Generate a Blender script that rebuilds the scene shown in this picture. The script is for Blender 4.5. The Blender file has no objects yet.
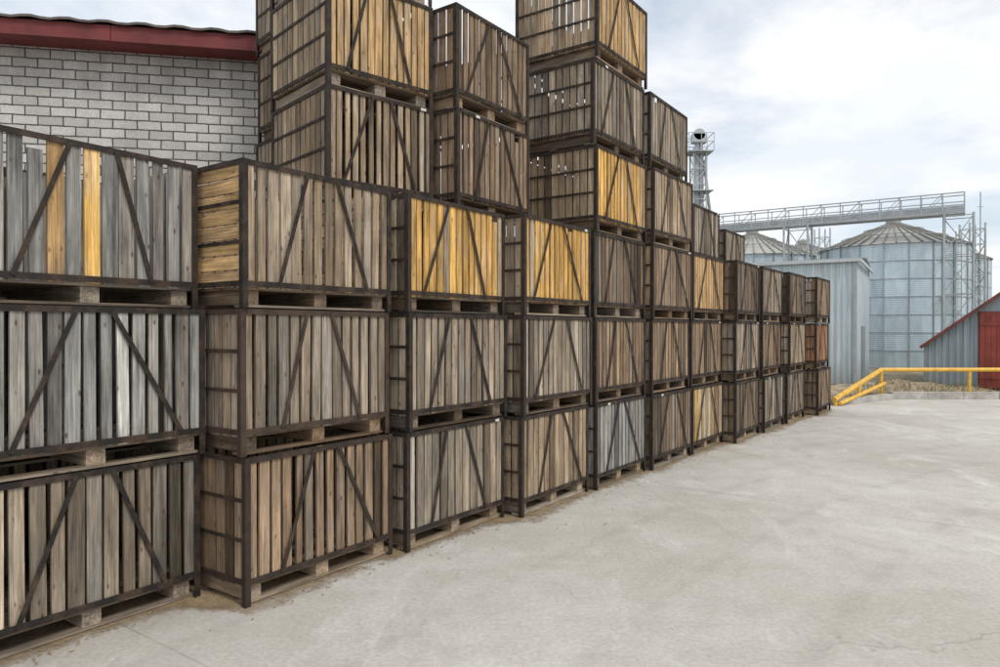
import bpy, math, random
from mathutils import Vector, Matrix
R = random.Random(7)
scene = bpy.context.scene
COL = scene.collection

# ------------------------------------------------------------ node helpers
def new_mat(name):
    m = bpy.data.materials.new(name); m.use_nodes = True
    nt = m.node_tree; nt.nodes.clear()
    out = nt.nodes.new('ShaderNodeOutputMaterial'); b = nt.nodes.new('ShaderNodeBsdfPrincipled')
    nt.links.new(b.outputs[0], out.inputs[0])
    return m, nt, b
def N(nt, t, **kw):
    n = nt.nodes.new(t)
    for k, v in kw.items(): setattr(n, k, v)
    return n
def setv(nt, sock, v):
    if hasattr(v, 'is_linked') or isinstance(v, bpy.types.NodeSocket): nt.links.new(v, sock)
    else: sock.default_value = v
def vmath(nt, op, a, b=None):
    n = N(nt, 'ShaderNodeVectorMath', operation=op); setv(nt, n.inputs[0], a)
    if b is not None: setv(nt, n.inputs[1], b)
    return n.outputs[0]
def fmath(nt, op, a, b=None, clamp=False):
    n = N(nt, 'ShaderNodeMath', operation=op); n.use_clamp = clamp; setv(nt, n.inputs[0], a)
    if b is not None: setv(nt, n.inputs[1], b)
    return n.outputs[0]
def noise(nt, vec, scale, detail=4, rough=.55, dist=0):
    n = N(nt, 'ShaderNodeTexNoise'); setv(nt, n.inputs['Vector'], vec)
    n.inputs['Scale'].default_value = scale; n.inputs['Detail'].default_value = detail
    n.inputs['Roughness'].default_value = rough; n.inputs['Distortion'].default_value = dist
    return n.outputs[0]
def remap(nt, v, a, b, c, d):
    n = N(nt, 'ShaderNodeMapRange'); n.clamp = True; setv(nt, n.inputs[0], v)
    for i, x in enumerate((a, b, c, d)): n.inputs[i+1].default_value = x
    return n.outputs[0]
def mix(nt, f, a, b, mode='MIX'):
    n = N(nt, 'ShaderNodeMix', data_type='RGBA', blend_type=mode)
    setv(nt, n.inputs[0], f); setv(nt, n.inputs[6], a if not isinstance(a, tuple) else (*a[:3], 1))
    setv(nt, n.inputs[7], b if not isinstance(b, tuple) else (*b[:3], 1))
    return n.outputs[2]
def bump(nt, b, h, strength=.3, dist=.01):
    n = N(nt, 'ShaderNodeBump'); n.inputs['Strength'].default_value = strength; n.inputs['Distance'].default_value = dist
    nt.links.new(h, n.inputs['Height']); nt.links.new(n.outputs[0], b.inputs['Normal'])
def objco(nt):
    return N(nt, 'ShaderNodeTexCoord').outputs['Object']
def scale_col(nt, c, f):
    n = N(nt, 'ShaderNodeVectorMath', operation='SCALE'); setv(nt, n.inputs[0], c); setv(nt, n.inputs['Scale'], f)
    return n.outputs[0]

# ------------------------------------------------------------ materials
def wood_mat(name, along):
    m, nt, b = new_mat(name)
    at = N(nt, 'ShaderNodeAttribute', attribute_name='col')
    co = objco(nt)
    off = N(nt, 'ShaderNodeCombineXYZ')
    o1 = fmath(nt, 'MULTIPLY', at.outputs['Alpha'], 37.0)
    for i in range(3): nt.links.new(o1, off.inputs[i])
    co2 = vmath(nt, 'ADD', co, off.outputs[0])
    sc = [60, 60, 60]; sc[along] = 2.0
    g = noise(nt, vmath(nt, 'MULTIPLY', co2, tuple(sc)), 1, 5, .68, .7)
    sc2 = [9, 9, 9]; sc2[along] = 2.0
    s = noise(nt, vmath(nt, 'MULTIPLY', co2, tuple(sc2)), 1, 5, .65)
    gf = remap(nt, g, .3, .7, .42, 1.42)
    sf = remap(nt, s, .3, .7, .55, 1.3)
    c = scale_col(nt, at.outputs['Color'], fmath(nt, 'MULTIPLY', gf, sf))
    lum = N(nt, 'ShaderNodeRGBToBW'); nt.links.new(c, lum.inputs[0])
    wp = noise(nt, vmath(nt, 'MULTIPLY', co2, (3.1, 3.1, 1.7)), 1, 3)
    c = mix(nt, remap(nt, wp, .5, .75, 0, .35), c, lum.outputs[0])
    v = N(nt, 'ShaderNodeTexVoronoi'); sk = [13, 13, 13]; sk[along] = 5.5
    setv(nt, v.inputs['Vector'], vmath(nt, 'MULTIPLY', co2, tuple(sk))); v.inputs['Scale'].default_value = 1
    kn = remap(nt, v.outputs['Distance'], .06, .14, .75, 0)
    c = mix(nt, kn, c, (.05, .03, .018))
    nt.links.new(c, b.inputs['Base Color'])
    b.inputs['Roughness'].default_value = .88
    b.inputs['Specular IOR Level'].default_value = .2
    bump(nt, b, g, .6, .008)
    return m
WV = wood_mat('weathered_wood_vertical', 2)
WX = wood_mat('weathered_wood_horizontal', 0)
WY = wood_mat('weathered_wood_depth', 1)

m, nt, b = new_mat('dark_steel')
at = N(nt, 'ShaderNodeAttribute', attribute_name='col')
co = objco(nt); n1 = noise(nt, co, 7, 5, .65); n2 = noise(nt, co, 45, 3)
rf = fmath(nt, 'MULTIPLY', remap(nt, n1, .43, .62, 0, .9), remap(nt, n2, .3, .6, .4, 1))
rf = fmath(nt, 'MAXIMUM', rf, fmath(nt, 'MULTIPLY', at.outputs['Alpha'], remap(nt, n1, .3, .55, .2, .9)))
c = mix(nt, rf, (.018, .0155, .014), (.085, .055, .038))
nt.links.new(c, b.inputs['Base Color']); b.inputs['Roughness'].default_value = .75
b.inputs['Specular IOR Level'].default_value = .3
bump(nt, b, n2, .4, .004); STEEL = m

m, nt, b = new_mat('white_tag'); b.inputs['Base Color'].default_value = (.6, .6, .57, 1); b.inputs['Roughness'].default_value = .6; TAG = m

def simple(name, colr, rough=.6, metal=0, var=.15, nscale=3, bscale=None):
    m, nt, b = new_mat(name); co = objco(nt)
    f = remap(nt, noise(nt, co, nscale, 5, .65), .3, .7, 1-var, 1+var)
    rgb = N(nt, 'ShaderNodeRGB'); rgb.outputs[0].default_value = (*colr, 1)
    nt.links.new(scale_col(nt, rgb.outputs[0], f), b.inputs['Base Color'])
    b.inputs['Roughness'].default_value = rough; b.inputs['Metallic'].default_value = metal
    if bscale: bump(nt, b, noise(nt, co, bscale, 4), .4, .01)
    return m
def streaky(name, colr, rough=.55, metal=.2):
    m, nt, b = new_mat(name); co = objco(nt)
    s = noise(nt, vmath(nt, 'MULTIPLY', co, (7, 7, .5)), 1, 5, .65)
    l = noise(nt, co, .8, 4, .6)
    rgb = N(nt, 'ShaderNodeRGB'); rgb.outputs[0].default_value = (*colr, 1)
    c = scale_col(nt, rgb.outputs[0], fmath(nt, 'MULTIPLY', remap(nt, s, .35, .65, .80, 1.08), remap(nt, l, .3, .7, .9, 1.08)))
    sp = N(nt, 'ShaderNodeSeparateXYZ'); nt.links.new(co, sp.inputs[0])
    d = fmath(nt, 'MULTIPLY', remap(nt, sp.outputs[2], 0, .9, .6, 0), remap(nt, s, .3, .6, .4, 1))
    c = mix(nt, d, c, (.20, .17, .13))
    nt.links.new(c, b.inputs['Base Color']); b.inputs['Roughness'].default_value = rough; b.inputs['Metallic'].default_value = metal
    return m
# concrete
m, nt, b = new_mat('concrete_yard'); co = objco(nt)
a1 = noise(nt, co, .35, 6, .6, .4); a2 = noise(nt, co, 2.2, 7, .7); a3 = noise(nt, co, 28, 5, .7)
st = noise(nt, vmath(nt, 'MULTIPLY', co, (1.0, .45, 1)), .9, 7, .72, 1.2)
c = mix(nt, remap(nt, a1, .35, .65, 0, 1), (.48, .448, .40), (.615, .592, .552))
c = mix(nt, remap(nt, a2, .42, .72, 0, .5), c, (.39, .36, .315))
c = mix(nt, remap(nt, st, .55, .70, 0, .5), c, (.36, .33, .285))
c = mix(nt, remap(nt, st, .30, .44, .7, 0), c, (.71, .695, .665))
c = scale_col(nt, c, remap(nt, a3, .25, .75, .80, 1.17))
wob = N(nt, 'ShaderNodeTexNoise'); wob.inputs['Scale'].default_value = 1.3; wob.inputs['Detail'].default_value = 6
nt.links.new(co, wob.inputs['Vector'])
wv = vmath(nt, 'ADD', co, scale_col(nt, vmath(nt, 'SUBTRACT', wob.outputs['Color'], (.5, .5, .5)), 1.3))
vo = N(nt, 'ShaderNodeTexVoronoi', feature='DISTANCE_TO_EDGE'); vo.inputs['Scale'].default_value = .16
nt.links.new(wv, vo.inputs['Vector'])
cr = fmath(nt, 'MULTIPLY', remap(nt, vo.outputs['Distance'], .0004, .0020, 1, 0), remap(nt, noise(nt, co, .5, 2), .48, .58, 0, .38))
c = mix(nt, cr, c, (.18, .165, .15))
rot = N(nt, 'ShaderNodeVectorRotate', rotation_type='Z_AXIS'); nt.links.new(co, rot.inputs['Vector']); rot.inputs['Angle'].default_value = math.radians(-54.4)
sj = N(nt, 'ShaderNodeSeparateXYZ'); nt.links.new(rot.outputs[0], sj.inputs[0])
jx = fmath(nt, 'ABSOLUTE', fmath(nt, 'SUBTRACT', fmath(nt, 'FRACT', fmath(nt, 'DIVIDE', fmath(nt, 'ADD', sj.outputs[0], 60.7), 6.0)), .5))
jl = fmath(nt, 'MULTIPLY', remap(nt, jx, .0005, .0018, .6, 0), remap(nt, a2, .35, .6, .3, 1))
c = mix(nt, jl, c, (.24, .22, .19))
trk = N(nt, 'ShaderNodeTexWave', wave_type='RINGS', rings_direction='Z'); trk.inputs['Scale'].default_value = .28; trk.inputs['Distortion'].default_value = .8; trk.inputs['Detail'].default_value = 3
nt.links.new(vmath(nt, 'ADD', co, (-16.0, 6.0, 0)), trk.inputs['Vector'])
tf = fmath(nt, 'MULTIPLY', remap(nt, trk.outputs['Fac'], .93, 1.0, 0, .22), remap(nt, a2, .4, .6, .2, 1))
c = mix(nt, tf, c, (.30, .28, .25))
spk = noise(nt, co, 9, 2, .5)
c = mix(nt, remap(nt, spk, .71, .77, 0, .35), c, (.24, .215, .185))
nt.links.new(c, b.inputs['Base Color']); b.inputs['Roughness'].default_value = .85
b.inputs['Specular IOR Level'].default_value = .3
hh = fmath(nt, 'ADD', fmath(nt, 'MULTIPLY', a3, .5), fmath(nt, 'ADD', a2, fmath(nt, 'MULTIPLY', cr, -1.5)))
bump(nt, b, hh, .4, .012); CONC = m
# gravel soil
m, nt, b = new_mat('gravel_soil'); co = objco(nt)
c = mix(nt, remap(nt, noise(nt, co, .6, 6, .7), .35, .65, 0, 1), (.22, .18, .13), (.36, .31, .24))
c = mix(nt, remap(nt, noise(nt, co, .25, 5, .7), .5, .6, 0, .8), c, (.10, .12, .05))
c = scale_col(nt, c, remap(nt, noise(nt, co, 14, 5, .8), .3, .7, .6, 1.3))
nt.links.new(c, b.inputs['Base Color']); b.inputs['Roughness'].default_value = .95
bump(nt, b, noise(nt, co, 12, 5, .8), .8, .05); SOIL = m
# sawdust
m, nt, b = new_mat('sawdust_dirt'); co = objco(nt)
c = mix(nt, remap(nt, noise(nt, co, 5, 6, .7), .35, .65, 0, 1), (.26, .18, .10), (.46, .35, .215))
c = scale_col(nt, c, remap(nt, noise(nt, co, 70, 4, .8), .3, .7, .6, 1.3))
nt.links.new(c, b.inputs['Base Color']); b.inputs['Roughness'].default_value = .95
tr = remap(nt, fmath(nt, 'ADD', N(nt, 'ShaderNodeAttribute', attribute_name='dens').outputs['Fac'], fmath(nt, 'MULTIPLY', noise(nt, co, 6, 7, .75), 1.0)), .76, 1.2, 0, 1)
nt.links.new(tr, b.inputs['Alpha'])
bump(nt, b, noise(nt, co, 60, 4, .8), .8, .01); SAW = m
# brick
m, nt, b = new_mat('white_brick'); co = objco(nt)
sp = N(nt, 'ShaderNodeSeparateXYZ'); nt.links.new(co, sp.inputs[0])
cb = N(nt, 'ShaderNodeCombineXYZ')
nt.links.new(fmath(nt, 'ADD', sp.outputs[0], sp.outputs[1]), cb.inputs[0]); nt.links.new(sp.outputs[2], cb.inputs[1])
wobv = vmath(nt, 'ADD', cb.outputs[0], scale_col(nt, vmath(nt, 'SUBTRACT', noise(nt, co, 9, 3), (.5, .5, .5)), .022))
br = N(nt, 'ShaderNodeTexBrick'); nt.links.new(wobv, br.inputs['Vector'])
br.inputs['Scale'].default_value = 1; br.inputs['Brick Width'].default_value = .285; br.inputs['Row Height'].default_value = .118
br.inputs['Mortar Size'].default_value = .009; br.inputs['Mortar Smooth'].default_value = .25; br.inputs['Bias'].default_value = 0
br.inputs['Color1'].default_value = (.68, .66, .63, 1); br.inputs['Color2'].default_value = (.49, .47, .445, 1); br.inputs['Mortar'].default_value = (.10, .095, .092, 1)
c = scale_col(nt, br.outputs['Color'], remap(nt, noise(nt, co, 1.1, 6, .7), .3, .7, .76, 1.15))
c = scale_col(nt, c, remap(nt, noise(nt, co, 30, 4, .7), .3, .7, .85, 1.12))
stn = noise(nt, vmath(nt, 'MULTIPLY', co, (3, 3, .35)), 1, 5, .6)
c = mix(nt, fmath(nt, 'MULTIPLY', remap(nt, sp.outputs[2], 4.2, 5.4, 0, .4), remap(nt, stn, .42, .6, 0, 1)), c, (.22, .20, .18))
nt.links.new(c, b.inputs['Base Color']); b.inputs['Roughness'].default_value = .9
bump(nt, b, fmath(nt, 'SUBTRACT', 1.0, br.outputs['Fac']), .9, .012); BRICK = m
# galvanised with per-panel colour
m, nt, b = new_mat('galvanised_panels'); co = objco(nt)
at = N(nt, 'ShaderNodeAttribute', attribute_name='col')
f = remap(nt, noise(nt, vmath(nt, 'MULTIPLY', co, (2, 2, .6)), 1.4, 6, .7), .3, .7, .84, 1.12)
nt.links.new(scale_col(nt, at.outputs['Color'], f), b.inputs['Base Color'])
b.inputs['Metallic'].default_value = .3; b.inputs['Roughness'].default_value = .36
sp = N(nt, 'ShaderNodeSeparateXYZ'); nt.links.new(co, sp.inputs[0])
bump(nt, b, fmath(nt, 'SINE', fmath(nt, 'MULTIPLY', sp.outputs[2], 62.0)), .2, .012); GALV = m
GSTEEL = simple('galvanised_steel', (.40, .425, .44), .5, .35, .2)
SHEET = streaky('blue_grey_sheet', (.56, .645, .69), .5, .15)
SHEET2 = streaky('weathered_blue_sheet', (.31, .37, .41), .6, .15)
ROOFG = simple('pale_roof_sheet', (.54, .58, .60), .5, .25, .12)
ROOFD = simple('dark_roof_sheet', (.12, .10, .09), .7, 0, .35, 5)
REDF = simple('dark_red_paint', (.17, .03, .03), .65, 0, .35, 2.5)
RUST = simple('rust_red_roof', (.16, .05, .038), .75, 0, .35)
DOORR = simple('red_door_paint', (.24, .045, .03), .6, 0, .3)
YEL = simple('yellow_paint', (.74, .43, .06), .55, 0, .25, 6)
KERB = simple('kerb_concrete', (.40, .38, .35), .9, 0, .3, 4, 25)
CHIP = simple('wood_chip', (.36, .25, .14), .9, 0, .4, 8)

# ------------------------------------------------------------ mesh builder
class MB:
    def __init__(s): s.v=[]; s.f=[]; s.m=[]; s.c=[]
    def poly(s, pts, mi=0, col=(1,1,1,0)):
        i=len(s.v); s.v.extend([tuple(p) for p in pts]); s.f.append(tuple(range(i,i+len(pts)))); s.m.append(mi); s.c.append(col)
    def obox(s, c, ax, ay, az, mi=0, col=(1,1,1,0)):
        c=Vector(c); i=len(s.v)
        for k in (-1,1):
            for j in (-1,1):
                for h in (-1,1): s.v.append(tuple(c+h*ax+j*ay+k*az))
        for q in ((0,2,3,1),(4,5,7,6),(0,1,5,4),(2,6,7,3),(0,4,6,2),(1,3,7,5)):
            s.f.append(tuple(i+x for x in q)); s.m.append(mi); s.c.append(col)
    def box(s, x0,x1,y0,y1,z0,z1, mi=0, col=(1,1,1,0), rz=0, ry=0):
        c=((x0+x1)/2,(y0+y1)/2,(z0+z1)/2)
        M=Matrix.Rotation(rz,3,'Z')@Matrix.Rotation(ry,3,'Y')
        s.obox(c, M@Vector(((x1-x0)/2,0,0)), M@Vector((0,(y1-y0)/2,0)), M@Vector((0,0,(z1-z0)/2)), mi, col)
    def bar(s, p, q, w, t, up=(0,0,1), mi=0, col=(1,1,1,0)):
        p=Vector(p); q=Vector(q); d=(q-p)/2; dn=d.normalized(); u=Vector(up)
        a=dn.cross(u)
        if a.length<1e-4: a=dn.cross(Vector((1,0,0)))
        a.normalize(); bb=a.cross(dn).normalized()
        s.obox((p+q)/2, d, a*(w/2), bb*(t/2), mi, col)
    def cyl(s, p, q, r, n=12, mi=0, col=(1,1,1,0), r2=None):
        p=Vector(p); q=Vector(q); d=(q-p).normalized(); a=d.orthogonal().normalized(); bb=d.cross(a)
        r2=r if r2 is None else r2
        A=[p+r*(math.cos(2*math.pi*i/n)*a+math.sin(2*math.pi*i/n)*bb) for i in range(n)]
        B=[q+r2*(math.cos(2*math.pi*i/n)*a+math.sin(2*math.pi*i/n)*bb) for i in range(n)]
        for i in range(n): s.poly([A[i],A[(i+1)%n],B[(i+1)%n],B[i]],mi,col)
        s.poly(A[::-1],mi,col); s.poly(B,mi,col)
    def build(s, name, mats, loc=(0,0,0), rot=0, parent=None):
        me=bpy.data.meshes.new(name); me.from_pydata(s.v,[],s.f)
        for m in mats: me.materials.append(m)
        me.polygons.foreach_set('material_index', s.m)
        at=me.attributes.new('col','FLOAT_COLOR','CORNER'); buf=[]
        for f,c in zip(s.f,s.c): buf.extend(list(c)*len(f))
        at.data.foreach_set('color',buf); me.update()
        o=bpy.data.objects.new(name,me); COL.objects.link(o)
        o.location=loc; o.rotation_euler=(0,0,rot)
        if parent: o.parent=parent
        return o
def empty(name, loc=(0,0,0), rot=0):
    e=bpy.data.objects.new(name,None); COL.objects.link(e); e.location=loc; e.rotation_euler=(0,0,rot); e.empty_display_size=.3
    return e

# ------------------------------------------------------------ crates
PAL={'grey':(.33,.32,.30),'gb':(.325,.265,.20),'brown':(.275,.187,.118),'lbrown':(.40,.30,.20),'dark':(.18,.13,.088),
     'tan':(.60,.39,.185),'yellow':(.74,.43,.125),'red':(.33,.15,.07),'mix':(.4,.25,.12)}
def pc(pal, sp=.23):
    if pal=='mix':
        return R.choice([(.62,.42,.14),(.62,.42,.14),(.45,.11,.07),(.55,.48,.36),(.45,.3,.16),(.30,.2,.14)])+(R.random(),)
    base=PAL[pal]; k=math.exp(R.gauss(0,sp)); other=PAL[R.choice(['grey','brown','gb','lbrown'])]
    if pal in ('yellow','tan'): k=math.exp(R.gauss(0,.12))
    t=R.random()*(.38 if pal not in('yellow','tan') else .2)
    if pal=='yellow' and R.random()<.15: t=.7
    if pal not in ('yellow','tan') and R.random()<.08: k*=.5
    return tuple(min(.8,(base[i]*(1-t)+other[i]*t)*k) for i in range(3))+(R.random(),)
CW,CD,CH=1.46,1.20,1.05
def crate(X,Y,lev,dirx,diry,pal='brown',W=CW,accent=None,hside=False,tag=False,rust=0):
    mb=MB(); w=W; d=CD; h=CH-.006; S=3
    sc=(1,1,1,rust if rust else R.random()*.45)
    spal=pal if pal not in ('yellow','tan','mix') else R.choice(['gb','lbrown'])
    b0=.150; pw=.045
    ppal=R.choice(['brown','dark','dark','gb']) if lev>1 else R.choice(['gb','lbrown'])
    for y in (0.045,d/2-.05,d-.145): mb.box(.03,w-.03,y,y+.10,.004,.022,1,pc(ppal,.2))
    for x in (.055,w/2-.06,w-.175):
        wd=.12 if x>.5 else .11
        mb.box(x,x+wd,.055,d-.055,.0222,.125,2,pc(ppal,.2))
    nb=9
    for i in range(nb):
        y=.03+i*(d-.06)/nb; mb.box(.02,w-.02,y,y+(d-.06)/nb-.012,.127,.147,1,pc('dark',.15))
    for x,sx in ((0,1),(w,-1)):
        for y,sy in ((0,1),(d,-1)):
            x0,x1=sorted((x,x+sx*pw)); y0,y1=sorted((y,y+sy*.007)); mb.box(x0,x1,y0,y1,0,h,S,sc)
            x0,x1=sorted((x,x+sx*.007)); y0,y1=sorted((y+sy*.0072,y+sy*pw)); mb.box(x0,x1,y0,y1,0,h,S,sc)
    for y in (-.002,d-.006):
        mb.box(pw+.0005,w-pw-.0005,y,y+.008,b0,b0+.04,S,sc); mb.box(pw+.0005,w-pw-.0005,y,y+.008,h-.040,h-.002,S,sc)
    for x in (-.002,w-.006):
        mb.box(x,x+.008,pw+.0005,d-pw-.0005,b0,b0+.04,S,sc); mb.box(x,x+.008,pw+.0005,d-pw-.0005,h-.040,h-.002,S,sc)
        for z in (b0+.3,b0+.58): mb.box(x,x+.007,pw+.0005,d-pw-.0005,z,z+.026,S,sc)
    mb.box(.051,w-.051,.007,.045,h-.008,h-.003,S,sc)
    n=R.choice([13,14,14,15]); full_w=w-.03; p=full_w/n; G=R.uniform(.020,.031)
    for face in (0,1):
        for i in range(n):
            g=max(.010,R.gauss(G,.008)); x=.015+i*p+g/2+R.gauss(0,.003); y=.010 if face==0 else d-.033
            c=pc('yellow',.08) if (face==0 and accent and i in accent) else pc(pal)
            dz=R.uniform(-.020,.006); yy=y+R.uniform(-.001,.007)
            top=h-.008+dz
            if R.random()<.012 and face==0: top-=R.uniform(.05,.12)
            mb.box(x,x+p-g,yy,yy+.020,.136+R.uniform(0,.014),top,0,c,rz=R.gauss(0,.012),ry=R.gauss(0,.006))
    for face in (0,1):
        x=.010 if face==0 else w-.033
        if hside:
            k=8; q=(h-.17)/k
            for i in range(k):
                z=.155+i*q; mb.box(x,x+.02,.02,d-.02,z+.006,z+q-.006,2,pc('tan' if face==0 else pal))
        else:
            k=R.choice([10,11]); q=(d-.07)/k
            for i in range(k):
                g=R.uniform(.014,.030); y=.035+i*q+g/2
                mb.box(x,x+.020,y,y+q-g,.138,h-.012+R.uniform(-.014,.006),0,pc(spal),rz=R.gauss(0,.008))
    u1=w*(.40+R.uniform(-.04,.03)); u2=w*(.56+R.uniform(-.03,.04)); l1=w*(.17+R.uniform(-.06,.07)); l2=w*(.83+R.uniform(-.07,.06))
    for y in (-.007,d+.007):
        mb.bar((u1,y,h-.02),(l1,y,b0+.02),.030,.006,(0,1,0),S,sc)
        mb.bar((u2,y,h-.02),(l2,y,b0+.02),.030,.006,(0,1,0),S,sc)
    if tag:
        x=w-.16 if R.random()<.7 else .3
        mb.box(x,x+.065,-.006,-.003,h-.038,h-.012,4)
    ang=math.atan2(diry,dirx)+R.gauss(0,.009)
    return mb.build('wooden_crate',[WV,WX,WY,STEEL,TAG],(X+R.gauss(0,.010),Y+R.gauss(0,.012),(lev-1)*CH+.006),ang)

DX,DY=.582,.813
def ab(a,b): return (DX*a-DY*b, DY*a+DX*b)
cols=[
 (-.10,4.95,['gb','brown','grey']),
 (1.42,4.74,['gb','grey','grey']),
 (2.92,4.32,['brown','gb','lbrown']),
 (4.48,4.22,['gb','gb','yellow']),
 (6.0,3.99,['lbrown','gb','yellow']),
 (7.55,4.0,['grey','brown','dark','yellow','gb','tan']),
 (9.1,3.91,['dark','brown','brown','lbrown','gb']),
 (10.62,3.90,['mix','brown','tan']),
 (12.1,3.70,['dark','gb','dark']),
 (13.64,3.63,['gb','brown','gb']),
 (15.22,3.54,['gb','lbrown','dark']),
 (17.05,3.36,['brown','red','brown'])]
for ci,(a,b_,lv) in enumerate(cols):
    for i,p in enumerate(lv):
        X,Y=ab(a+R.gauss(0,.006),b_+R.gauss(0,.020)); 
        crate(X,Y,i+1,DX,DY,p,accent=(4,6) if (ci==1 and i==2) else None,
              hside=(ci==2 and i==2),tag=R.random()<.4,rust=.9 if (ci==2 and i==1) else 0)
    for i in range(3):
        X,Y=ab(a,b_+1.32); crate(X,Y,i+1,DX,DY,R.choice(['brown','gb','dark','grey']))
def stack(X,Y,dx,dy,levs,W=CW,st=4):
    for i,p in enumerate(levs): crate(X+R.gauss(0,.01),Y+R.gauss(0,.012),st+i,dx,dy,p,W=W,tag=R.random()<.4)
d1=Vector((.74,.67)).normalized()
stack(-1.60,6.40,d1.x,d1.y,['lbrown','tan','lbrown'],W=1.20)
stack(-1.60-1.27*d1.y+.40*d1.x,6.43+1.27*d1.x+.40*d1.y,d1.x,d1.y,['gb','gb','gb'],W=1.31)
stack(-.43,7.08,DX,DY,['brown','brown'],W=1.32)
for (a,b_,l) in ((12.2,5.05,['gb']),(15.6,5.0,['gb']),(13.75,5.0,['brown'])):
    X,Y=ab(a,b_); stack(X,Y,DX,DY,l)
stack(3.42,12.45,DX,DY,['gb'])

# ------------------------------------------------------------ ground
def sheet(name, x0,x1,y0,y1,z,mat):
    mb=MB(); mb.poly([(x0,y0,z),(x1,y0,z),(x1,y1,z),(x0,y1,z)]); return mb.build(name,[mat])
sheet('ground',-900,900,-900,900,-.012,SOIL)
mb=MB(); mb.poly([(-40,-30,0),(45,-30,0),(45,19.3,0),(11.5,19.9,0),(8.6,18.0,0),(6,24,0),(-2.0,24,0),(-40,24,0)])
mb.build('concrete_yard',[CONC])
base=[(c[0],c[1]) for c in cols]
dens=[]
prof=[(-.34,.0),(-.16,.22),(-.04,.45),(.12,.75),(1.0,.7),(2.6,.6),(2.9,0)]
aa=[-.6+i*.25 for i in range(78)]
def bfront(a):
    r=base[0][1]
    for (x,y) in base:
        if a>=x-.1: r=y
    return r
verts=[];faces=[]
for a in aa:
    for (o,dn) in prof:
        X,Y=ab(a,bfront(a)+o*(1+.5*math.sin(a*2.3)*(o<0))); verts.append((X,Y,.004)); dens.append(dn)
k=len(prof)
for i in range(len(aa)-1):
    for j in range(k-1): faces.append((i*k+j,(i+1)*k+j,(i+1)*k+j+1,i*k+j+1))
me=bpy.data.meshes.new('sawdust'); me.from_pydata(verts,[],faces); me.materials.append(SAW)
at=me.attributes.new('dens','FLOAT','POINT'); at.data.foreach_set('value',dens)
o=bpy.data.objects.new('sawdust',me); COL.objects.link(o)
mb=MB()
for i in range(900):
    a=R.uniform(.5,18.3); off=-abs(R.gauss(0,.11)) if R.random()<.95 else -R.uniform(0,.9)
    X,Y=ab(a,bfront(a)+off+.04); s=R.uniform(.004,.014); th=R.uniform(0,3.14)
    mb.obox((X,Y,.009),Vector((math.cos(th),math.sin(th),R.uniform(-.1,.1)))*s,Vector((-math.sin(th),math.cos(th),0))*R.uniform(.002,.005),Vector((0,0,.002)))
mb.build('wood_chips',[CHIP])

# ------------------------------------------------------------ brick building
wa=math.atan2(.182,.983)
bb=empty('brick_building',(-6.14,8.6,0),wa)
Lx,Rx,Dp,Hh=-12.0,4.0,11.0,5.46
mb=MB(); mb.box(Lx,Rx,0,.3,0,Hh); mb.box(Lx,Rx,Dp-.3,Dp,0,Hh); mb.box(Rx-.3,Rx,.302,Dp-.302,0,Hh); mb.box(Lx,Lx+.3,.302,Dp-.302,0,Hh)
mb.poly([(Rx,0,Hh),(Rx,Dp,Hh),(Rx,Dp/2,Hh+1.6)]); mb.poly([(Lx,0,Hh),(Lx,Dp/2,Hh+1.6),(Lx,Dp,Hh)])
mb.build('walls',[BRICK],parent=bb)
mb=MB(); ov=.38
mb.box(Lx-.4,Rx+.4,-ov,-.003,Hh-.01,Hh+.02)
xx=Lx-.4
while xx<Rx+.4:
    e=min(xx+2.3,Rx+.4); mb.box(xx,e-.008,-ov-.03,-ov-.002,Hh-.02+R.uniform(-.012,.012),Hh+.16); xx+=2.3
mb.box(Lx-.4,Rx+.4,Dp+.003,Dp+ov,Hh-.01,Hh+.02)
mb.build('eaves_fascia',[REDF],parent=bb)
mb=MB(); slope=1.6/(Dp/2)
n=160; xs=[Lx-.45+(Rx-Lx+.9)*i/n for i in range(n+1)]
for sgn in (0,1):
    for i in range(n):
        z1=.014*(1+math.sin(i*1.6)); z2=.014*(1+math.sin((i+1)*1.6))
        ya=-ov-.08; y_r=Dp/2
        if sgn: ya=Dp+ov+.08
        ze=Hh+.18; zr=ze+1.6+slope*.4
        q=[(xs[i],ya,ze+z1),(xs[i+1],ya,ze+z2),(xs[i+1],y_r,zr+z2),(xs[i],y_r,zr+z1)]
        mb.poly(q if not sgn else q[::-1])
        if not sgn: mb.poly([(xs[i],ya,ze+z1-.03),(xs[i+1],ya,ze+z2-.03),(xs[i+1],ya,ze+z2),(xs[i],ya,ze+z1)])
mb.build('roof',[ROOFD],parent=bb)

# ------------------------------------------------------------ corrugated wall
def corr(mb,p0,p1,h0,h1,pitch=.2,dep=.035,mi=0,zb=0,fn=None):
    p0=Vector((p0[0],p0[1],0)); p1=Vector((p1[0],p1[1],0)); L=(p1-p0).length; d=(p1-p0)/L; nn=Vector((d.y,-d.x,0))
    pts=[]; s=0
    while s<L:
        for ds,o in ((0,0),(.45,0),(.55,1),(.9,1)):
            if s+ds*pitch<=L: pts.append((s+ds*pitch,o*dep))
        s+=pitch
    pts.append((L,0))
    for (a,oa),(b,ob) in zip(pts,pts[1:]):
        fa=a/L; fb=b/L; ha=fn(fa) if fn else h0+(h1-h0)*fa; hb=fn(fb) if fn else h0+(h1-h0)*fb
        A=p0+d*a+nn*oa; B=p0+d*b+nn*ob
        mb.poly([(A.x,A.y,zb),(B.x,B.y,zb),(B.x,B.y,hb),(A.x,A.y,ha)],mi)
mw=empty('metal_warehouse')
P=Vector((12.57,24.8)); sd=Vector((.525,.851)); ld=Vector((-.851,.525)); Lw,Ls=8.5,6.2
A=P+ld*Lw; Bk=P+sd*Ls; Ck=A+sd*Ls
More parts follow.
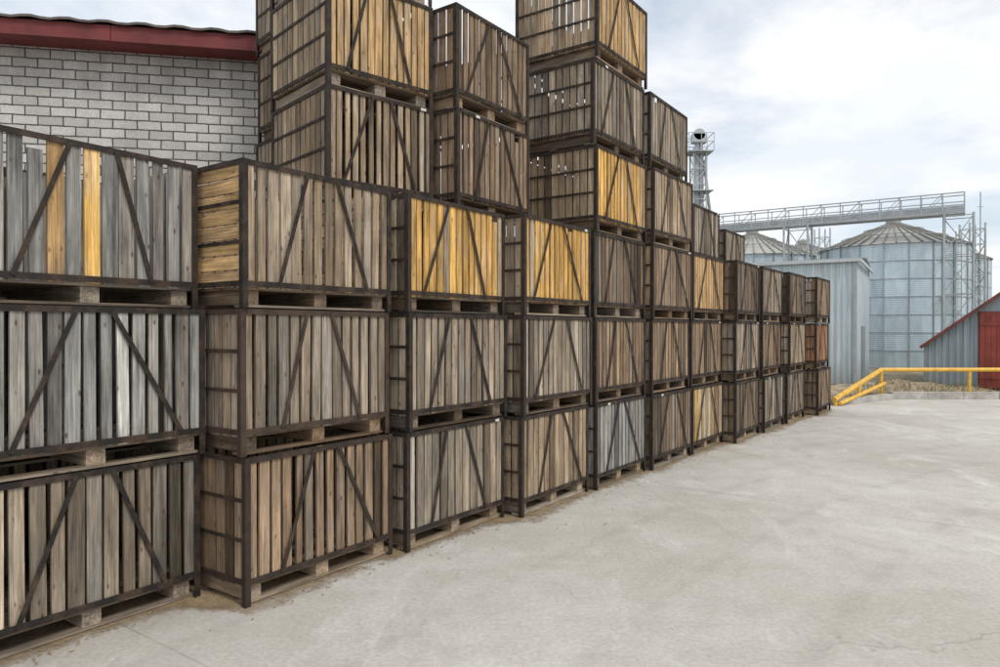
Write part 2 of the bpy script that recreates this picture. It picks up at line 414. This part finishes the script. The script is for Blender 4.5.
mb=MB(); corr(mb,A,P,4.46,4.46); corr(mb,P,Bk,4.46,4.46); corr(mb,Bk,Ck,4.46,4.46); corr(mb,Ck,A,4.46,4.46)
mb.build('walls',[SHEET],parent=mw)
mb=MB()
mc=(A+Ck)/2; mp=(P+Bk)/2; e=.15
def off(v,l,s,z): w_=v+ld*l+sd*s; return (w_.x,w_.y,z)
mb.poly([off(A,e,-e,4.47),off(P,-e,-e,4.47),off(mp,-e,0,4.75),off(mc,e,0,4.75)])
mb.poly([off(mc,e,0,4.75),off(mp,-e,0,4.75),off(Bk,-e,e,4.47),off(Ck,e,e,4.47)])
mb.poly([off(P,0,0,4.46),off(Bk,0,0,4.46),off(mp,0,0,4.73)])
mb.poly([off(A,0,0,4.46),off(mc,0,0,4.73),off(Ck,0,0,4.46)])
mb.bar(off(A,e,-e-.02,4.42),off(P,-e,-e-.02,4.42),.06,.12); mb.bar(off(P,-e-.02,-e,4.42),off(Bk,-e-.02,e,4.42),.06,.12)
mb.build('roof',[ROOFG],parent=mw)
mb=MB(); mb.box(-.05,.05,-.05,.05,0,4.4)
mb.build('corner_trim',[GSTEEL],(P.x,P.y-.03,0),math.atan2(sd.y,sd.x),parent=mw)
mb=MB(); c1=P+sd*2.2-ld*.06; c2=P+sd*3.4-ld*.06
mb.bar((c1.x,c1.y,1.05),(c2.x,c2.y,1.05),.05,2.1); mb.build('door',[SHEET2],parent=mw)

# right-hand shed
sh=empty('metal_shed',(14.57,24.0,0),math.atan2(-.58,.81))
RT=2.75; RW=6.2; SL=.80
def prof_s(t): return 1.42+t*SL if t<RT else 1.42+RT*SL-(t-RT)*.62
DT0,DT1=1.53,2.95
mb=MB(); corr(mb,(0,0),(DT0-.01,0),0,0,fn=lambda f:prof_s((DT0-.01)*f))
corr(mb,(DT1+.01,0),(RW,0),0,0,fn=lambda f:prof_s(DT1+.01+(RW-DT1-.01)*f))
corr(mb,(0,7),(0,0),1.42,1.42); corr(mb,(RW,0),(RW,7),prof_s(RW),prof_s(RW))
mb.poly([(0,7,0),(0,7,1.42),(RT,7,prof_s(RT)),(RW,7,prof_s(RW)),(RW,7,0)])
mb.poly([(DT0-.01,0,2.55),(DT1+.01,0,2.55),(DT1+.01,0,prof_s(DT1)),(RT,0,prof_s(RT)),(DT0-.01,0,prof_s(DT0))])
mb.build('walls',[SHEET2],parent=sh)
mb=MB()
for (x0,x1) in ((-.12,RT),(RT,RW+.15)):
    za,zb_=prof_s(x0)+.03,prof_s(x1)+.03
    mb.bar((x0,3.5,za),(x1,3.5,zb_),7.4,.05,(0,0,1))
    mb.bar((x0,-.24,za-.01),(x1,-.24,zb_-.01),.04,.10,(0,0,1))
mb.build('roof',[RUST],parent=sh)
mb=MB(); mb.box(DT0,DT1,-.08,-.02,.02,2.54)
for i in range(9):
    x=DT0+.02+i*(DT1-DT0-.04)/9; mb.box(x+.006,x+(DT1-DT0-.04)/9-.006,-.10,-.081,.06,2.5)
for z in (.35,2.1): mb.box(DT0+.02,DT1-.02,-.125,-.101,z,z+.1)
mb.build('door',[DOORR],parent=sh)

# ------------------------------------------------------------ silos
def silo(px,Z,r,he,ha,seed):
    rr=random.Random(seed); X=(px-500)/700*Z; s=empty('grain_silo',(X,Z,0))
    n=40; rings=7; mb=MB()
    for j in range(rings):
        z0=he*j/rings; z1=he*(j+1)/rings
        for i in range(n):
            k=rr.uniform(.88,1.1); c=(.57*k,.675*k,.735*k,1)
            a0=2*math.pi*i/n; a1=2*math.pi*(i+1)/n
            mb.poly([(r*math.cos(a0),r*math.sin(a0),z0),(r*math.cos(a1),r*math.sin(a1),z0),(r*math.cos(a1),r*math.sin(a1),z1),(r*math.cos(a0),r*math.sin(a0),z1)],0,c)
    mb.build('cylinder_wall',[GALV],parent=s)
    mb=MB()
    for i in range(20):
        a=2*math.pi*i/20; x,y=math.cos(a),math.sin(a)
        mb.bar((x*(r+.04),y*(r+.04),0),(x*(r+.04),y*(r+.04),he),.05,.05,(x,y,0))
    for j in range(1,rings+1):
        z=he*j/rings
        for i in range(n):
            a0=2*math.pi*i/n; a1=2*math.pi*(i+1)/n; q=r+.03
            mb.bar((q*math.cos(a0),q*math.sin(a0),z),(q*math.cos(a1),q*math.sin(a1),z),.03,.03)
    mb.build('stiffeners',[GSTEEL],parent=s)
    mb=MB(); rt=.35
    for i in range(n):
        k=rr.uniform(.9,1.05); c=(.46*k,.455*k,.415*k,1)
        a0=2*math.pi*i/n; a1=2*math.pi*(i+1)/n; R0=r+.15
        mb.poly([(R0*math.cos(a0),R0*math.sin(a0),he-.03),(R0*math.cos(a1),R0*math.sin(a1),he-.03),(rt*math.cos(a1),rt*math.sin(a1),ha),(rt*math.cos(a0),rt*math.sin(a0),ha)],0,c)
        mb.bar((R0*math.cos(a0),R0*math.sin(a0),he+.01),(rt*math.cos(a0),rt*math.sin(a0),ha+.03),.05,.06,col=(.3,.295,.27,1))
    for t in (.35,.68):
        q=(r+.15)*(1-t)+rt*t; z=he+(ha-he)*t+.1
        for i in range(n):
            a0=2*math.pi*i/n; a1=2*math.pi*(i+1)/n
            mb.bar((q*math.cos(a0),q*math.sin(a0),z),(q*math.cos(a1),q*math.sin(a1),z),.04,.04,col=(.35,.35,.33,1))
    mb.cyl((0,0,ha-.1),(0,0,ha+.22),.38,20,0,(.36,.38,.38,1)); mb.cyl((0,0,ha+.221),(0,0,ha+.4),.42,20,0,(.36,.38,.38,1),.1)
    mb.build('cone_roof',[GALV],parent=s)
    mb=MB(); a=-math.pi/2+.35; x,y=math.cos(a)*(r+.16),math.sin(a)*(r+.16); t=Vector((-math.sin(a),math.cos(a),0))*.2
    for sg in (-1,1): mb.bar((x+sg*t.x,y+sg*t.y,.2),(x+sg*t.x,y+sg*t.y,he+.5),.035,.035)
    z=.4
    while z<he+.4: mb.bar((x-t.x,y-t.y,z),(x+t.x,y+t.y,z),.025,.025); z+=.3
    mb.build('ladder',[GSTEEL],parent=s)
silo(893,38.5,3.6,6.35,7.75,1); silo(752,45,3.6,6.5,8.1,2); silo(803,52,3.5,6.8,8.3,3); silo(934,50,3.3,6.8,8.2,4)

# ------------------------------------------------------------ catwalk and elevator
mb=MB(); g=Vector((12.0,40.9,7.6)); h_=Vector((22.5,33.9,7.6)); dv=(h_-g).normalized(); pv=Vector((-dv.y,dv.x,0)); L=(h_-g).length
for sgn in (-.45,.45):
    o1=pv*sgn
    for z,t in ((0,.12),(.5,.04),(.95,.05)): mb.bar(g+o1+Vector((0,0,z)),h_+o1+Vector((0,0,z)),.06,t)
    k=0
    while k*.9<L:
        q=g+dv*k*.9+o1; mb.bar(q,q+Vector((0,0,.95)),.04,.04)
        if k*.9+.9<L and k%2==0: mb.bar(q,q+dv*.9+Vector((0,0,.95)),.03,.03)
        k+=1
mb.bar(g+Vector((0,0,-.03)),h_+Vector((0,0,-.03)),.9,.04)
mb.bar(g+Vector((0,0,.22)),h_+Vector((0,0,.22)),.3,.3)
for t in (.02,.40,.98):
    c=g+dv*L*t
    cs=[c+dv*sx*.6+pv*sy*.6 for sx in(-1,1) for sy in(-1,1)]
    for q in cs: mb.bar((q.x,q.y,0),(q.x,q.y,7.55),.08,.08,(0,1,0))
    for z in range(0,4):
        for (u,v) in ((0,1),(0,2),(3,1),(3,2)):
            p,q=cs[u],cs[v]; mb.bar((p.x,p.y,1.88*z),(q.x,q.y,1.88*z+1.8),.04,.04); mb.bar((p.x,p.y,1.88*z+1.8),(q.x,q.y,1.88*z+1.8),.04,.04)
mb.build('conveyor_catwalk',[GSTEEL])
def tower(name,px,Z,H,w=.34,head=True):
    X=(px-500)/700*Z; mb=MB()
    for sx in(-1,1):
        for sy in(-1,1): mb.bar((sx*w,sy*w,0),(sx*w,sy*w,H),.07,.07,(0,1,0))
    z=0; k=0
    while z+.8<H:
        for (a,b) in (((-w,-w),(w,-w)),((w,-w),(w,w)),((w,w),(-w,w)),((-w,w),(-w,-w))):
            if k%2: a,b=b,a
            mb.bar((*a,z),(*b,z+.8),.035,.035); mb.bar((*a,z+.8),(*b,z+.8),.035,.035)
        z+=.8;k+=1
    if head:
        mb.box(-.17,.0,-.12,.12,0,H+.3); mb.box(.06,.22,-.12,.12,0,H+.3)
        mb.box(-.35,.4,-.25,.25,H+.3,H+.75); mb.cyl((-.0,-.25,H+.72),(.0,.25,H+.72),.3,16)
        mb.box(-.65,.65,-.6,.6,H-.25,H-.2)
        for x in (-.65,0,.65):
            for y in (-.6,.6): mb.bar((x,y,H-.2),(x,y,H+.7),.03,.03,(0,1,0))
        for y in (-.6,.6):
            for z in (.25,.7): mb.bar((-.65,y,H+z),(.65,y,H+z),.03,.03)
        for x in (-.65,.65):
            for z in (.25,.7): mb.bar((x,-.6,H+z),(x,.6,H+z),.03,.03)
        mb.box(-.65,.65,-.6,.6,H*.8,H*.8+.05)
        mb.cyl((.3,0,H-.6),(.95,.6,7.0),.08,10)
    mb.build(name,[GSTEEL],(X,Z,0))
tower('grain_elevator_tower',698,37,11.5)
tower('steel_lattice_tower',972,36.6,7.5,.4,False)
mb=MB(); mb.cyl((0,0,0),(0,0,9.2),.03,8); mb.box(-.15,.15,-.02,.02,8.4,8.43); mb.build('antenna_mast',[GSTEEL],((980-500)/700*36.8,36.8,0))
tower('steel_lattice_tower',822,46,8.6,.35,False)

# ------------------------------------------------------------ barrier, kerb, heap
mb=MB()
p0=Vector((8.55,17.9,.16)); p1=Vector((10.95,20.1,.80)); p2=Vector((20,20.4,.80))
mb.cyl(p0,p1,.065,12); mb.cyl(p1,p2,.06,12); mb.cyl(p0+Vector((.15,0,-.1)),Vector((11.0,20.0,.42)),.05,12)
for q in (p0+Vector((.05,.04,.03)),(p0+p1)/2,p1,Vector((13.55,20.2,.78)),Vector((16.5,20.3,.78)),Vector((19.5,20.4,.78))):
    mb.cyl((q[0],q[1],-.01),(q[0],q[1],q[2]-.02),.045,10)
mb.build('yellow_barrier_rail',[YEL])
mb=MB()
x=11.0
while x<30:
    mb.box(x,x+.985,19.6+R.uniform(-.01,.01),19.85,-.01,.2+R.uniform(-.015,.01)); x+=1.0
mb.bar((8.7,18.2,.07),(10.98,19.72,.07),.22,.16); mb.build('concrete_kerb',[KERB])
mb=MB(); nn=60
def hz(x,y):
    e=max(0,1-((x)/3.4)**2-((y)/1.4)**2)
    return .30*e**.8*(1+.25*math.sin(2.1*x+1)*math.cos(2.7*y))+.07*math.sin(5*x+2)*math.cos(7*y)*e+.02*math.sin(17*x+9*y)*e-.02
for i in range(nn):
    for j in range(nn):
        xs=[-3.4+6.8*(i+k)/nn for k in(0,1)]; ys=[-1.4+2.8*(j+k)/nn for k in(0,1)]
        mb.poly([(xs[0],ys[0],hz(xs[0],ys[0])),(xs[1],ys[0],hz(xs[1],ys[0])),(xs[1],ys[1],hz(xs[1],ys[1])),(xs[0],ys[1],hz(xs[0],ys[1]))])
SAND=simple('dry_earth',(.31,.245,.165),.95,0,.4,4,14)
mb.build('earth_heap',[SAND],(12.4,21.9,0),.1)
mb=MB()
for i in range(2000):
    x=R.uniform(9.3,15.2); y=20.15+abs(R.gauss(0,1.1)); 
    if x<11: y=18.6+(x-9.3)*.9+abs(R.gauss(0,.5))
    zz=max(0,hz(x-12.4,y-21.9)) if y>20.5 else 0
    l=R.uniform(.05,.2); t=R.uniform(0,6.28); dx,dy=math.cos(t),math.sin(t)
    mb.poly([(x-dy*.008,y+dx*.008,zz),(x+dy*.008,y-dx*.008,zz),(x+dx*l*.4,y+dy*l*.4,zz+l)])
GR=simple('dry_grass',(.17,.16,.06),.9,0,.4,4); mb.build('grass',[GR])

# ------------------------------------------------------------ sky and light
w=bpy.data.worlds.new('World'); scene.world=w; w.use_nodes=True; nt=w.node_tree; nt.nodes.clear()
out=N(nt,'ShaderNodeOutputWorld'); sky=N(nt,'ShaderNodeTexSky',sky_type='NISHITA'); sky.sun_disc=False
sel,saz=math.radians(48),math.radians(140)
sky.sun_elevation=sel; sky.sun_rotation=saz
b1=N(nt,'ShaderNodeBackground'); nt.links.new(sky.outputs[0],b1.inputs[0]); b1.inputs[1].default_value=.15
co=N(nt,'ShaderNodeTexCoord').outputs['Generated']; sp=N(nt,'ShaderNodeSeparateXYZ'); nt.links.new(co,sp.inputs[0])
dz=fmath(nt,'ADD',fmath(nt,'MAXIMUM',sp.outputs[2],0.0),.16)
cb=N(nt,'ShaderNodeCombineXYZ'); nt.links.new(fmath(nt,'DIVIDE',sp.outputs[0],dz),cb.inputs[0]); nt.links.new(fmath(nt,'DIVIDE',sp.outputs[1],dz),cb.inputs[1])
c1=noise(nt,cb.outputs[0],1.25,8,.56,.35); c2=noise(nt,vmath(nt,'ADD',cb.outputs[0],(5.2,1.7,3)),1.1,7,.58,.3)
ccol=mix(nt,remap(nt,c2,.38,.58,0,1),(.80,.855,.905),(1.0,1.0,1.0))
b2=N(nt,'ShaderNodeBackground'); nt.links.new(ccol,b2.inputs[0]); b2.inputs[1].default_value=1.1
ms=N(nt,'ShaderNodeMixShader'); nt.links.new(remap(nt,c1,.36,.53,.52,1),ms.inputs[0]); nt.links.new(b1.outputs[0],ms.inputs[1]); nt.links.new(b2.outputs[0],ms.inputs[2])
nt.links.new(ms.outputs[0],out.inputs[0])
sl=bpy.data.lights.new('sun','SUN'); sl.energy=1.5; sl.angle=math.radians(12); sl.color=(1,.95,.87)
so=bpy.data.objects.new('sun',sl); COL.objects.link(so)
sdv=Vector((math.sin(saz)*math.cos(sel),math.cos(saz)*math.cos(sel),math.sin(sel)))
so.rotation_euler=sdv.to_track_quat('Z','Y').to_euler()

# ------------------------------------------------------------ camera
cam=bpy.data.cameras.new('camera'); cam.lens=25.2; cam.sensor_width=36; cam.clip_end=3000
cobj=bpy.data.objects.new('camera',cam); COL.objects.link(cobj); cobj.location=(0,0,1.95)
cobj.rotation_euler=(math.radians(89.7),0,0); scene.camera=cobj
scene.view_settings.view_transform='Standard'; scene.view_settings.look='None'; scene.view_settings.exposure=0
